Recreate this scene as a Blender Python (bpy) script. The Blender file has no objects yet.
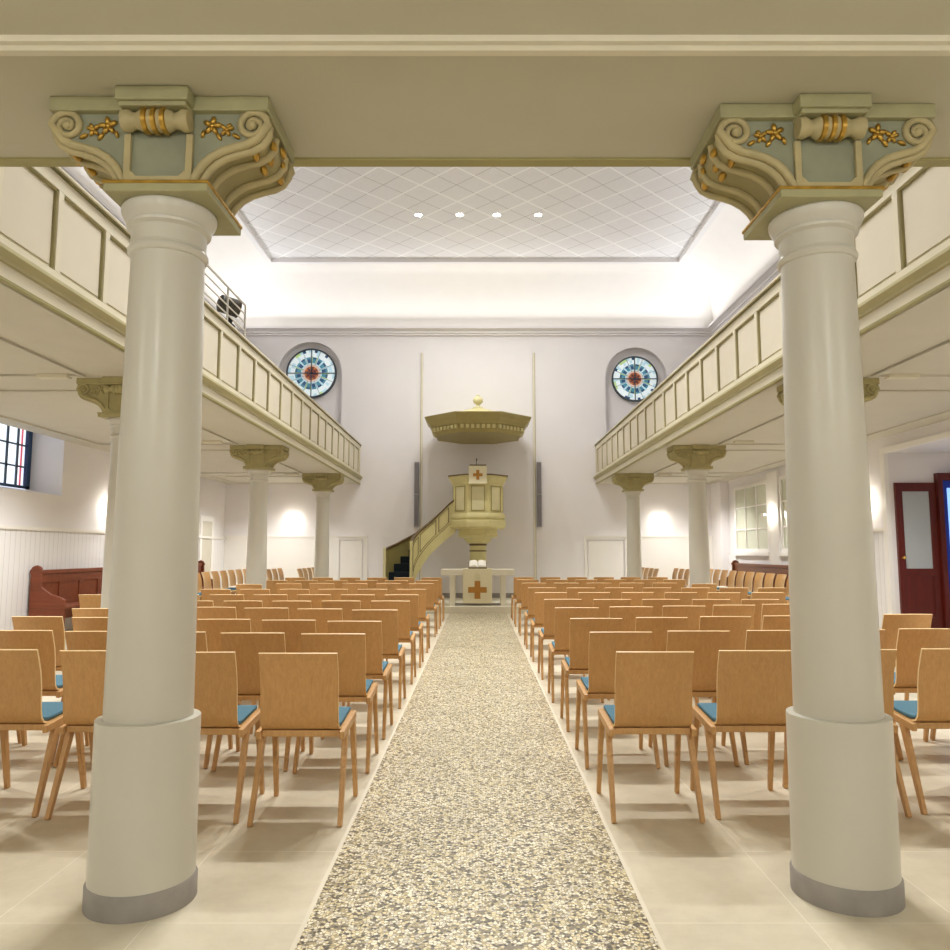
import bpy, bmesh, math, random
from mathutils import Vector, Matrix
random.seed(7)
PI = math.pi
SC = bpy.context.scene
COL = SC.collection

# ------------------------------------------------------------------ helpers
def srgb(r, g, b):
    f = lambda c: (c / 255 / 12.92) if c / 255 <= 0.04045 else ((c / 255 + 0.055) / 1.055) ** 2.4
    return (f(r), f(g), f(b), 1)

class MB:
    """collects polygons, links them as one mesh object"""
    def __init__(self): self.v = []; self.f = []; self.m = []; self.cur = 0
    def quad(self, *pts):
        n = len(self.v); self.v += [tuple(p) for p in pts]
        self.f.append(tuple(range(n, n + len(pts)))); self.m.append(self.cur)
    def mesh(self, vs, fs):
        n = len(self.v); self.v += [tuple(p) for p in vs]
        for f in fs: self.f.append(tuple(i + n for i in f)); self.m.append(self.cur)
    def box(self, x0, x1, y0, y1, z0, z1):
        vs = [(x, y, z) for z in (z0, z1) for y in (y0, y1) for x in (x0, x1)]
        self.mesh(vs, [(0, 2, 3, 1), (4, 5, 7, 6), (0, 1, 5, 4), (2, 6, 7, 3), (0, 4, 6, 2), (1, 3, 7, 5)])
    def prism(self, poly, axis, a, b):
        """poly: 2-D outline; axis 'y': (x,z), 'x': (y,z), 'z': (x,y)"""
        n = len(poly)
        put = {'y': lambda p, t: (p[0], t, p[1]), 'x': lambda p, t: (t, p[0], p[1]), 'z': lambda p, t: (p[0], p[1], t)}[axis]
        vs = [put(p, a) for p in poly] + [put(p, b) for p in poly]
        fs = [(i, (i + 1) % n, (i + 1) % n + n, i + n) for i in range(n)]
        fs += [tuple(range(n - 1, -1, -1)), tuple(range(n, 2 * n))]
        self.mesh(vs, fs)
    def lathe(self, prof, n=32, c=(0, 0), rot=0.0, cap=True):
        vs = []; fs = []
        for r, z in prof:
            for k in range(n):
                a = rot + 2 * PI * k / n
                vs.append((c[0] + r * math.cos(a), c[1] + r * math.sin(a), z))
        m = len(prof)
        for i in range(m - 1):
            for k in range(n):
                fs.append((i * n + k, i * n + (k + 1) % n, (i + 1) * n + (k + 1) % n, (i + 1) * n + k))
        if cap:
            fs.append(tuple(range(n - 1, -1, -1))); fs.append(tuple(range((m - 1) * n, m * n)))
        self.mesh(vs, fs)
    def tube(self, pts, r, n=8, cap=True, sx=1.0, up=None):
        pts = [Vector(p) for p in pts]; N = len(pts); vs = []; fs = []
        rr = r if isinstance(r, (list, tuple)) else [r] * N
        ref = Vector(up) if up else None
        for i, p in enumerate(pts):
            t = (pts[min(i + 1, N - 1)] - pts[max(i - 1, 0)]).normalized()
            if ref is None:
                ref = Vector((0, 0, 1)) if abs(t.z) < 0.9 else Vector((1, 0, 0))
            s = t.cross(ref)
            if s.length < 1e-6: s = t.cross(Vector((1, 0.3, 0.2)))
            s.normalize(); u = s.cross(t).normalized()
            for k in range(n):
                a = 2 * PI * k / n
                vs.append(p + (s * math.cos(a) + u * math.sin(a) * sx) * rr[i])
        for i in range(N - 1):
            for k in range(n):
                fs.append((i * n + k, i * n + (k + 1) % n, (i + 1) * n + (k + 1) % n, (i + 1) * n + k))
        if cap:
            fs.append(tuple(range(n - 1, -1, -1))); fs.append(tuple(range((N - 1) * n, N * n)))
        self.mesh(vs, fs)
    def bar(self, p, q, w, d, up=(0, 1, 0)):
        """rectangular bar p->q; w across, d along 'up'-ish; w,d may be pairs"""
        p = Vector(p); q = Vector(q); t = (q - p).normalized(); u = Vector(up)
        s = t.cross(u).normalized(); u = s.cross(t).normalized()
        w = w if isinstance(w, tuple) else (w, w); d = d if isinstance(d, tuple) else (d, d)
        vs = []
        for P, a, b in ((p, w[0] / 2, d[0] / 2), (q, w[1] / 2, d[1] / 2)):
            for sx, sy in ((-1, -1), (1, -1), (1, 1), (-1, 1)): vs.append(P + s * a * sx + u * b * sy)
        self.mesh(vs, [(0, 1, 5, 4), (1, 2, 6, 5), (2, 3, 7, 6), (3, 0, 4, 7), (3, 2, 1, 0), (4, 5, 6, 7)])
    def sphere(self, c, r, n=10, m=6, s=(1, 1, 1)):
        vs = []; fs = []
        for i in range(m + 1):
            t = PI * i / m
            for k in range(n):
                a = 2 * PI * k / n
                vs.append((c[0] + r * s[0] * math.sin(t) * math.cos(a), c[1] + r * s[1] * math.sin(t) * math.sin(a), c[2] + r * s[2] * math.cos(t)))
        for i in range(m):
            for k in range(n):
                fs.append((i * n + k, (i + 1) * n + k, (i + 1) * n + (k + 1) % n, i * n + (k + 1) % n))
        self.mesh(vs, fs)
    def build(self, name, mats, parent=None, smooth=None, bevel=0, seg=2, xf=None):
        me = bpy.data.meshes.new(name)
        off = Vector((0, 0, 0))
        if parent is not None:
            q = parent
            while q is not None: off += q.location; q = q.parent
        me.from_pydata([tuple(Vector(p) - off) for p in self.v], [], self.f)
        mats = mats if isinstance(mats, (list, tuple)) else [mats]
        for m in mats: me.materials.append(m)
        for p, i in zip(me.polygons, self.m): p.material_index = i
        bm = bmesh.new(); bm.from_mesh(me)
        bmesh.ops.remove_doubles(bm, verts=bm.verts, dist=1e-5)
        bmesh.ops.dissolve_degenerate(bm, edges=bm.edges, dist=1e-6)
        bmesh.ops.recalc_face_normals(bm, faces=bm.faces)
        if bevel:
            ed = [e for e in bm.edges if len(e.link_faces) == 2 and e.calc_face_angle(0) > 0.6]
            bmesh.ops.bevel(bm, geom=ed, offset=bevel, segments=seg, affect='EDGES', profile=0.5, clamp_overlap=True)
        bm.to_mesh(me); bm.free()
        if smooth is not None:
            for p in me.polygons: p.use_smooth = True
            me.set_sharp_from_angle(angle=math.radians(smooth))
        o = bpy.data.objects.new(name, me); COL.objects.link(o)
        if parent is not None: o.parent = parent
        return o

def tag(o, label=None, cat=None, group=None, kind=None):
    if label: o['label'] = label
    if cat: o['category'] = cat
    if group: o['group'] = group
    if kind: o['kind'] = kind
    return o
def thing(name, label, cat, loc=(0, 0, 0), group=None):
    o = bpy.data.objects.new(name, None); COL.objects.link(o); o.location = loc
    o.empty_display_size = 0.1
    return tag(o, label, cat, group, 'thing')
def struct(mb, name, m, **k):
    return tag(mb.build(name, m, **k), kind='structure')
def copy_tree(o, parent=None):
    c = o.copy(); COL.objects.link(c)
    if parent is not None: c.parent = parent
    for ch in list(o.children): copy_tree(ch, c)
    return c

# ------------------------------------------------------------------ materials
class NT:
    def __init__(self, name):
        self.m = bpy.data.materials.new(name); self.m.use_nodes = True
        self.t = self.m.node_tree; self.t.nodes.clear()
        self.out = self.n('ShaderNodeOutputMaterial')
    def n(self, typ, **kw):
        nd = self.t.nodes.new(typ)
        for k, v in kw.items(): setattr(nd, k, v)
        return nd
    def l(self, a, b): self.t.links.new(a, b)
    def math(self, op, a, b=None, clamp=False):
        nd = self.n('ShaderNodeMath', operation=op, use_clamp=clamp)
        for i, x in enumerate((a, b)):
            if x is None: continue
            if isinstance(x, (int, float)): nd.inputs[i].default_value = x
            else: self.l(x, nd.inputs[i])
        return nd.outputs[0]
    def mix(self, fac, a, b, blend='MIX'):
        nd = self.n('ShaderNodeMix', data_type='RGBA', blend_type=blend)
        if isinstance(fac, (int, float)): nd.inputs[0].default_value = fac
        else: self.l(fac, nd.inputs[0])
        for i, x in ((6, a), (7, b)):
            if isinstance(x, tuple): nd.inputs[i].default_value = x
            else: self.l(x, nd.inputs[i])
        return nd.outputs[2]
    def ramp(self, fac, stops, interp='LINEAR'):
        nd = self.n('ShaderNodeValToRGB'); cr = nd.color_ramp; cr.interpolation = interp
        while len(cr.elements) < len(stops): cr.elements.new(0.5)
        for e, (p, c) in zip(cr.elements, stops): e.position = p; e.color = c
        self.l(fac, nd.inputs[0]); return nd.outputs[0]
    def principled(self, color, rough=0.5, metal=0.0, spec=0.5, bump=None, bstr=0.2, bdist=0.002, rlink=None):
        p = self.n('ShaderNodeBsdfPrincipled')
        if isinstance(color, tuple): p.inputs['Base Color'].default_value = color
        else: self.l(color, p.inputs['Base Color'])
        p.inputs['Roughness'].default_value = rough; p.inputs['Metallic'].default_value = metal
        p.inputs['Specular IOR Level'].default_value = spec
        if rlink is not None: self.l(rlink, p.inputs['Roughness'])
        if bump is not None:
            b = self.n('ShaderNodeBump'); b.inputs['Strength'].default_value = bstr; b.inputs['Distance'].default_value = bdist
            self.l(bump, b.inputs['Height']); self.l(b.outputs[0], p.inputs['Normal'])
        self.l(p.outputs[0], self.out.inputs[0]); return p
    def obj(self): return self.n('ShaderNodeTexCoord').outputs['Object']
    def noise(self, vec, scale, detail=3, rough=0.5, sc=None):
        if sc:
            mp = self.n('ShaderNodeMapping'); mp.inputs['Scale'].default_value = sc
            self.l(vec, mp.inputs['Vector']); vec = mp.outputs[0]
        nd = self.n('ShaderNodeTexNoise'); nd.inputs['Scale'].default_value = scale
        nd.inputs['Detail'].default_value = detail; nd.inputs['Roughness'].default_value = rough
        self.l(vec, nd.inputs['Vector']); return nd.outputs[0]

def shade(c, k): return (min(c[0] * k, 1), min(c[1] * k, 1), min(c[2] * k, 1), 1)
def paint(name, c, rough=0.5, var=0.06, scale=3.0, bump=0.05, spec=0.4):
    t = NT(name); v = t.obj()
    n = t.noise(v, scale, 4); f = t.noise(v, 90, 2)
    col = t.ramp(n, [(0.3, shade(c, 1 - var)), (0.7, shade(c, 1 + var))])
    t.principled(col, rough, spec=spec, bump=f, bstr=bump, bdist=0.001); return t.m
def metal(name, c, rough=0.3):
    t = NT(name); v = t.obj(); n = t.noise(v, 30, 3)
    col = t.ramp(n, [(0.3, shade(c, 0.75)), (0.7, shade(c, 1.1))])
    t.principled(col, rough, metal=0.85); return t.m
def wood(name, c, dark, rough=0.4, grain=(60, 60, 2.2), rnd=0.12):
    t = NT(name); v = t.obj()
    oi = t.n('ShaderNodeObjectInfo')
    add = t.n('ShaderNodeVectorMath', operation='ADD'); cmb = t.n('ShaderNodeCombineXYZ')
    r10 = t.math('MULTIPLY', oi.outputs['Random'], 17.0)
    for i in range(3): t.l(r10, cmb.inputs[i])
    t.l(v, add.inputs[0]); t.l(cmb.outputs[0], add.inputs[1])
    n1 = t.noise(add.outputs[0], 1.0, 5, 0.65, sc=grain)
    n2 = t.noise(add.outputs[0], 0.35, 2, 0.5, sc=grain)
    mixn = t.math('ADD', t.math('MULTIPLY', n1, 0.6), t.math('MULTIPLY', n2, 0.4))
    col = t.ramp(mixn, [(0.25, dark), (0.7, c)])
    hv = t.n('ShaderNodeHueSaturation')
    t.l(t.math('ADD', t.math('MULTIPLY', oi.outputs['Random'], rnd), 1 - rnd / 2), hv.inputs['Value'])
    t.l(col, hv.inputs['Color'])
    t.principled(hv.outputs[0], rough, bump=n1, bstr=0.08, bdist=0.001); return t.m
def emit(name, c, strength, rough=0.2):
    t = NT(name); p = t.principled(c, rough)
    p.inputs['Emission Color'].default_value = c; p.inputs['Emission Strength'].default_value = strength
    return t.m

M = {}
M['wall'] = paint('white_plaster', srgb(231, 228, 229), 0.8, 0.015, 1.2)
M['wall_warm'] = paint('dado_paint', srgb(233, 230, 224), 0.55, 0.012, 1.5)
M['cove'] = paint('cove_plaster', srgb(240, 237, 233), 0.85, 0.01)
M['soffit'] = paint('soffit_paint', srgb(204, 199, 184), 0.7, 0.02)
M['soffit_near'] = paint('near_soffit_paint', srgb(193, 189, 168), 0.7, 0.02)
M['cream'] = paint('cream_paint', srgb(216, 209, 186), 0.5, 0.02)
M['panelpaint'] = paint('panel_cream_paint', srgb(214, 206, 186), 0.5, 0.02)
M['olive'] = paint('olive_paint', srgb(158, 150, 98), 0.5, 0.06)
M['mould'] = paint('moulding_paint', srgb(182, 174, 132), 0.5, 0.05)
M['kerb'] = paint('kerb_stone', srgb(214, 206, 186), 0.5, 0.03, 6)
M['panel_line'] = paint('panel_line_paint', srgb(166, 158, 116), 0.5, 0.05)
M['olive_dark'] = paint('olive_line_paint', srgb(122, 116, 70), 0.5, 0.06)
M['column'] = paint('column_paint', srgb(203, 200, 188), 0.32, 0.02, 2.0, 0.05, 0.5)
M['cap_beige'] = paint('capital_beige_paint', srgb(180, 167, 124), 0.5, 0.10, 9, 0.15)
M['cap_green'] = paint('capital_green_paint', srgb(162, 158, 120), 0.5, 0.10, 8, 0.15)
M['cap_blue'] = paint('capital_bluegrey_paint', srgb(144, 147, 124), 0.55, 0.10, 8, 0.15)
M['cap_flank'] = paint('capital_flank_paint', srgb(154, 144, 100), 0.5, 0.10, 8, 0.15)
M['cap_far'] = paint('capital_olive_paint', srgb(170, 160, 112), 0.5, 0.10, 9, 0.15)
M['gold'] = metal('gilding', srgb(196, 158, 74), 0.32)
M['pulpit'] = paint('pulpit_paint', srgb(206, 197, 142), 0.45, 0.05, 5)
M['pulpit_panel'] = paint('pulpit_panel_paint', srgb(212, 205, 162), 0.45, 0.04, 5)
M['pulpit_dark'] = paint('pulpit_olive_paint', srgb(160, 148, 92), 0.45, 0.06, 5)
M['brownline'] = paint('brown_rail_paint', srgb(104, 84, 52), 0.4, 0.06, 5)
M['white'] = paint('white_paint', srgb(238, 236, 232), 0.5, 0.01)
M['beam_paint'] = paint('beam_paint', srgb(232, 230, 230), .6, .01)
M['grey'] = paint('grey_paint', srgb(150, 146, 148), 0.5, 0.03)
M['grille'] = paint('speaker_grille', srgb(128, 124, 128), .7, .2, 200)
M['stone_grey'] = paint('grey_stone', srgb(152, 147, 142), 0.6, 0.10, 10, 0.2)
M['altar'] = paint('altar_stone', srgb(226, 220, 200), 0.5, 0.03, 6)
M['cloth'] = paint('altar_linen', srgb(224, 216, 182), 0.85, 0.04, 40, 0.3)
M['cross'] = paint('gold_embroidery', srgb(176, 124, 52), 0.7, 0.12, 60, 0.5)
M['page'] = paint('book_page', srgb(238, 234, 222), 0.8, 0.02)
M['black'] = paint('black_plastic', srgb(34, 33, 33), 0.5, 0.1)
M['lantern'] = paint('dark_metal', srgb(78, 74, 64), 0.5, 0.35, 22)
M['rail'] = paint('rail_paint', srgb(206, 202, 192), 0.4, 0.02)
M['navy'] = paint('blue_paint', srgb(34, 66, 104), 0.35, 0.08)
M['blue_door'] = paint('bright_blue_paint', srgb(28, 60, 170), 0.35, 0.05)
M['carpet'] = paint('dark_stair_carpet', srgb(26, 38, 46), 0.9, 0.2, 60)
M['oak'] = wood('oak_veneer', srgb(204, 158, 100), srgb(180, 132, 78), 0.36, (160, 160, 1.2))
M['oak_leg'] = wood('oak_solid', srgb(204, 160, 104), srgb(178, 132, 78), 0.4, (120, 120, 4))
M['ply_edge'] = paint('plywood_edge', srgb(236, 208, 158), 0.5, 0.05, 40)
M['teal'] = paint('teal_upholstery', srgb(78, 118, 136), 0.9, 0.08, 120, 0.4)
M['mahogany'] = wood('red_brown_wood', srgb(134, 66, 34), srgb(96, 44, 22), 0.5, (3, 40, 40))
M['pew'] = wood('pew_wood', srgb(126, 72, 36), srgb(92, 48, 22), 0.4, (40, 3, 40))
M['door_red'] = wood('dark_red_door_wood', srgb(104, 34, 22), srgb(76, 22, 16), 0.3, (30, 30, 2))
M['frost'] = paint('frosted_glass', srgb(178, 184, 186), 0.25, 0.04, 60, 0.3)
M['pane_in'] = paint('pale_glass', srgb(206, 210, 190), 0.12, 0.04, 2)
M['lampglow'] = emit('lamp_glow', (1, 0.93, 0.8, 1), 9)
M['spotglow'] = emit('spot_glow', (1, 0.97, 0.92, 1), 22)
M['daylight'] = emit('daylight_glass', srgb(226, 236, 248), .55)
M['redglass'] = emit('red_glass', srgb(205, 96, 108), 0.3)
M['blueglow'] = emit('blue_lit_glass', srgb(120, 160, 235), 0.8)
def sg(n, c, s=0.55): M[n] = emit('stained_' + n, srgb(*c), s)
sg('sg_pale', (170, 202, 214), .24); sg('sg_white', (206, 218, 222), .27); sg('sg_blue', (40, 78, 116), .16); sg('sg_teal', (66, 126, 148), .22)
sg('sg_red', (128, 58, 34), .18); sg('sg_orange', (166, 100, 54), .2); sg('sg_pink', (200, 178, 166), .2); sg('sg_green', (170, 196, 134), .3); sg('sg_dark', (60, 40, 46), .3)
M['lead'] = paint('window_lead', srgb(58, 70, 80), 0.5, 0.1)

# limestone floor slabs with pale joints
t = NT('limestone_slabs'); v = t.obj()
sep = t.n('ShaderNodeSeparateXYZ'); t.l(v, sep.inputs[0])
def joint(s, off, pitch, w):
    a = t.math('FRACT', t.math('DIVIDE', t.math('ADD', s, off), pitch))
    return t.math('LESS_THAN', t.math('ABSOLUTE', t.math('SUBTRACT', a, 0.5)), w / pitch)
ax = t.math('ABSOLUTE', sep.outputs[0])
jx = joint(ax, -1.17 + 0.275 + 5.5, 0.55, 0.0018); jy = joint(sep.outputs[1], -2.86 + 0.325 + 6.5, 0.65, 0.0018)
j = t.math('MAXIMUM', jx, jy)
n1 = t.noise(v, 1.3, 5, 0.6); n2 = t.noise(v, 9, 5, 0.7)
base = t.ramp(t.math('ADD', t.math('MULTIPLY', n1, 0.6), t.math('MULTIPLY', n2, 0.4)), [(0.3, srgb(192, 182, 158)), (0.5, srgb(208, 199, 176)), (0.7, srgb(220, 212, 190))])
cx = t.n('ShaderNodeTexWhiteNoise', noise_dimensions='2D'); cc = t.n('ShaderNodeCombineXYZ')
t.l(t.math('FLOOR', t.math('DIVIDE', t.math('ADD', sep.outputs[0], 0.48), 0.55)), cc.inputs[0]); t.l(t.math('FLOOR', t.math('DIVIDE', t.math('ADD', sep.outputs[1], 0.39), 0.65)), cc.inputs[1])
t.l(cc.outputs[0], cx.inputs['Vector'])
tint = t.ramp(cx.outputs['Value'], [(0, (0.93, 0.93, 0.93, 1)), (1, (1, 1, 1, 1))])
base = t.mix(1.0, base, tint, 'MULTIPLY')
t.principled(t.mix(j, base, srgb(226, 219, 200)), 0.42, bump=n2, bstr=0.05, bdist=0.001); M['floor'] = t.m

# terrazzo aisle: voronoi chips
t = NT('terrazzo'); v = t.obj()
vo = t.n('ShaderNodeTexVoronoi'); vo.inputs['Scale'].default_value = 78; t.l(v, vo.inputs['Vector'])
sp = t.n('ShaderNodeSeparateColor'); t.l(vo.outputs['Color'], sp.inputs[0])
ch = t.ramp(sp.outputs[0], [(0, srgb(70, 62, 48)), (0.15, srgb(120, 110, 88)), (0.27, srgb(182, 166, 122)), (0.40, srgb(226, 212, 168)), (0.62, srgb(242, 235, 212)), (0.88, srgb(210, 202, 184))], 'CONSTANT')
ve = t.n('ShaderNodeTexVoronoi', feature='DISTANCE_TO_EDGE'); ve.inputs['Scale'].default_value = 78; t.l(v, ve.inputs['Vector'])
ed = t.math('LESS_THAN', ve.outputs['Distance'], 0.07)
big = t.noise(v, 2.2, 3, 0.6)
bt = t.ramp(big, [(0.3, (0.84, 0.83, 0.80, 1)), (0.65, (1, 1, 1, 1))])
col = t.mix(1.0, t.mix(ed, ch, srgb(136, 124, 96)), bt, 'MULTIPLY')
t.principled(col, 0.38); M['terrazzo'] = t.m

# ceiling: diagonal panels with white battens and grey joints
t = NT('ceiling_panels'); v = t.obj()
sep = t.n('ShaderNodeSeparateXYZ'); t.l(v, sep.inputs[0]); axx = t.math('ABSOLUTE', sep.outputs[0])
da_ = t.math('MULTIPLY', t.math('SUBTRACT', sep.outputs[0], sep.outputs[1]), .7071); db_ = t.math('MULTIPLY', t.math('ADD', sep.outputs[0], sep.outputs[1]), .7071)
P = 1.02
ba = joint(da_, 100 * P + 0.3, P, 0.022); bb = joint(db_, 100 * P + 0.3, P, 0.022)
ca = joint(da_, 100 * P + 0.3 + P / 2, P, 0.008); cb = joint(db_, 100 * P + 0.3 + P / 2, P, 0.008)
n2 = t.noise(v, 25, 3)
base = t.ramp(n2, [(0.3, srgb(230, 229, 230)), (0.7, srgb(236, 235, 236))])
c1 = t.mix(t.math('MAXIMUM', ca, cb), base, srgb(186, 184, 184)); c1 = t.mix(bb, c1, srgb(252, 252, 252)); c1 = t.mix(ba, c1, srgb(252, 252, 252))
t.principled(c1, 0.7); M['ceiling'] = t.m

# vertical boarded dado
t = NT('boarded_dado'); v = t.obj(); sep = t.n('ShaderNodeSeparateXYZ'); t.l(v, sep.inputs[0])
jj = joint(sep.outputs[1], 50, 0.12, 0.004)
t.principled(t.mix(jj, srgb(232, 231, 232), srgb(196, 196, 200)), 0.5); M['boards'] = t.m

# ------------------------------------------------------------------ the hall
XL, XR, YB, YF, ZS, ZC, ZK = -6.45, 6.15, 19.5, -3.6, 3.03, 8.5, 7.05
ZN = 3.09                                          # soffit of the near gallery
b = MB(); b.box(XL - .3, XR + 2.6, YF - .2, YB + .6, -0.2, 0)
fl = struct(b, 'floor', M['floor'])
b = MB(); b.box(-0.605, 0.605, YF, 16.45, 0.0, 0.003); struct(b, 'floor_aisle', M['terrazzo'])
for s in (-1, 1):
    b = MB(); b.box(min(s * .605, s * .622), max(s * .605, s * .622), YF, 16.45, 0, 0.0035); struct(b, 'trim_1' if s < 0 else 'trim_2', M['kerb'])
b = MB(); b.box(-3.2, 3.2, 16.45, YB, 0, 0.15); struct(b, 'floor_podium', M['altar'], bevel=0.008)
for s in (-1, 1):
    W_ = XL if s < 0 else XR
    b = MB(); b.box(min(s * 4.2, W_), max(s * 4.2, W_), 11.75, 16.5, 0, 0.10); b.box(min(s * 3.5, W_), max(s * 3.5, W_), 16.5, YB, 0, 0.10)
    struct(b, 'floor_platform_left' if s < 0 else 'floor_platform_right', M['floor'])

# back wall with two arched niches
ROSE = ((-4.36, 5.95, .655), (4.10, 5.80, .60))
def arched_wall(name, holes, x0, x1, z0, z1, y, depth, m):
    b = MB(); xs = x0
    for cx, cz, R, sill in sorted(holes):
        b.quad((xs, y, z0), (cx - R, y, z0), (cx - R, y, z1), (xs, y, z1))
        b.quad((cx - R, y, z0), (cx + R, y, z0), (cx + R, y, sill), (cx - R, y, sill))
        N = 24; pts = [(cx - R * math.cos(PI * k / N), cz + R * math.sin(PI * k / N)) for k in range(N + 1)]
        for (xa, za), (xb, zb) in zip(pts, pts[1:]):
            b.quad((xa, y, za), (xb, y, zb), (xb, y, z1), (xa, y, z1))
            b.quad((xa, y, za), (xb, y, zb), (xb, y + depth, zb), (xa, y + depth, za))
        for x in (cx - R, cx + R): b.quad((x, y, sill), (x, y, cz), (x, y + depth, cz), (x, y + depth, sill))
        b.quad((cx - R, y, sill), (cx + R, y, sill), (cx + R, y + depth, sill), (cx - R, y + depth, sill))
        b.quad((cx - R, y + depth, sill), (cx + R, y + depth, sill), (cx + R, y + depth, cz + R), (cx - R, y + depth, cz + R))
        xs = cx + R
    b.quad((xs, y, z0), (x1, y, z0), (x1, y, z1), (xs, y, z1))
    b.box(x0, x1, y + depth + .01, y + depth + .15, z0, z1)
    return struct(b, name, m)
arched_wall('wall_back', [(ROSE[0][0], 5.92, .83, 3.9), (ROSE[1][0], 5.80, .80, 3.9)], XL - .3, XR + .3, 0, ZK + 1.6, YB, .22, M['wall'])
# side walls
WY0, WY1, WZ0, WZ1 = 8.6, 11.82, 2.27, 3.75       # deep window opening in the left wall
b = MB(); D = .55
b.box(XL - .6, XL, YF, WY0, 0, ZK + 1.6); b.box(XL - .6, XL, WY1, YB + .3, 0, ZK + 1.6)
b.box(XL - .6, XL, WY0, WY1, 0, WZ0 - .1); b.box(XL - .6, XL, WY0, WY1, WZ1, ZK + 1.6)
b.quad((XL, WY0, WZ0 - .1), (XL, WY1, WZ0 - .1), (XL - .6, WY1, WZ0), (XL - .6, WY0, WZ0))
struct(b, 'wall_left', M['wall'])
VY0, VY1, VZ = 8.2, 11.4, 2.78                    # vestibule opening in the right wall
b = MB(); b.box(XR, XR + .3, YF, VY0, 0, ZK + 1.6); b.box(XR, XR + .3, VY1, YB + .3, 0, ZK + 1.6); b.box(XR, XR + .3, VY0, VY1, VZ, ZK + 1.6)
b.box(XR + .3, XR + 2.4, VY1, VY1 + .2, 0, VZ + .3)
b.box(XR + .3, XR + 2.4, VY0 - .2, VY0, 0, VZ + .3); b.box(XR + 2.2, XR + 2.4, VY0, VY1, 0, VZ + .3); b.box(XR + .3, XR + 2.4, VY0, VY1, VZ, VZ + .3)
struct(b, 'wall_right', M['wall'])
b = MB(); b.box(XR - .25, XR + 2.2, VY0, VY1, 0, 0.18); struct(b, 'floor_vestibule', M['floor'])
b = MB(); b.box(XL - .6, XR + .3, YF - .3, YF, 0, ZK + 1.6); struct(b, 'wall_front', M['wall'])
# ceiling, cove and cornice
CXL, CXR, CY1 = -5.12, 4.98, 18.25
b = MB(); b.box(CXL - .05, CXR + .05, YF, CY1 + .05, ZC, ZC + .1); struct(b, 'ceiling', M['ceiling'])
b = MB(); N = 12
def cove_pt(k):
    a = PI / 2 * k / N
    return 1 - math.sin(a), 1 - math.cos(a)          # inset fraction from wall, height fraction -> from cornice up to ceiling
prev = None
for k in range(N + 1):
    a = PI / 2 * k / N; ins = 1 - math.cos(a); hz = math.sin(a)
    z = ZK + .12 + (ZC - ZK - .12) * hz
    xl = XL + (CXL - XL) * ins; xr = XR + (CXR - XR) * ins; yb = YB + (CY1 - YB) * ins
    cur = ((xl, YF, z), (xl, yb, z), (xr, yb, z), (xr, YF, z))
    if prev:
        for i in range(3): b.quad(prev[i], prev[i + 1], cur[i + 1], cur[i])
    prev = cur
struct(b, 'ceiling_cove', M['cove'], smooth=30)
prof = [(0, 0), (.06, 0), (.06, .03), (.10, .05), (.10, .09), (.17, .13), (.22, .14), (.22, .19), (0, .19)]
b = MB()
b.prism([(YB - p, ZK - .14 + z) for p, z in prof], 'x', XL, XR)
b.prism([(XL + p, ZK - .14 + z) for p, z in prof], 'y', YF, YB); b.prism([(XR - p, ZK - .14 + z) for p, z in prof], 'y', YF, YB)
struct(b, 'trim_3', M['wall'])
# frame beam around the flat ceiling (shadow-gap profile)
b = MB()
b.box(CXL - .1, CXL + .03, YF, CY1 + .1, ZC - .10, ZC); b.box(CXR - .03, CXR + .1, YF, CY1 + .1, ZC - .10, ZC); b.box(CXL + .03, CXR - .03, CY1 - .03, CY1 + .1, ZC - .10, ZC)
struct(b, 'trim_4', M['beam_paint'])
# raised white panel with gold edges behind the pulpit
b = MB(); b.box(-1.42, 1.40, YB - .03, YB, .15, 6.45); b.box(-1.36, 1.34, YB - .03, YB, 6.45, 6.62); struct(b, 'trim_5', M['wall'])
for i, x in enumerate((-1.47, 1.42)):
    b = MB(); b.box(x, x + .045, YB - .04, YB, .15, 6.45); struct(b, 'trim_%d' % (6 + i), M['altar'])
    b = MB(); b.box(x - .012 if i == 0 else x + .045, x if i == 0 else x + .057, YB - .03, YB, .15, 6.45); struct(b, 'trim_%d' % (8 + i), M['olive'])
# dado on the back wall, with flush doors
ZD = 1.667
b = MB(); b.box(XL, -3.52, YB - .03, YB, .10, ZD); b.box(-2.90, -2.80, YB - .03, YB, 0, ZD); b.box(-3.52, -2.90, YB - .03, YB, ZD - .06, ZD); b.box(XL, -2.80, YB - .042, YB, ZD, ZD + .045)
struct(b, 'trim_10', M['wall_warm'])
b = MB(); b.box(-3.49, -2.93, YB - .025, YB - .005, 0.02, ZD - .085); struct(b, 'door_2', M['wall_warm'], bevel=.004)
b = MB(); b.box(3.72, XR, YB - .03, YB, .10, ZD); b.box(2.70, 2.76, YB - .03, YB, 0, ZD); b.box(2.76, 3.72, YB - .03, YB, ZD - .06, ZD); b.box(2.70, XR, YB - .042, YB, ZD, ZD + .045)
struct(b, 'trim_11', M['wall_warm'])
b = MB(); b.box(2.79, 3.69, YB - .025, YB - .005, 0.02, ZD - .085); struct(b, 'door_3', M['wall_warm'], bevel=.004)
b = MB(); b.box(-2.8, 2.7, YB - .04, YB, .15, .27); struct(b, 'baseboard_back', M['stone_grey'])
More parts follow.
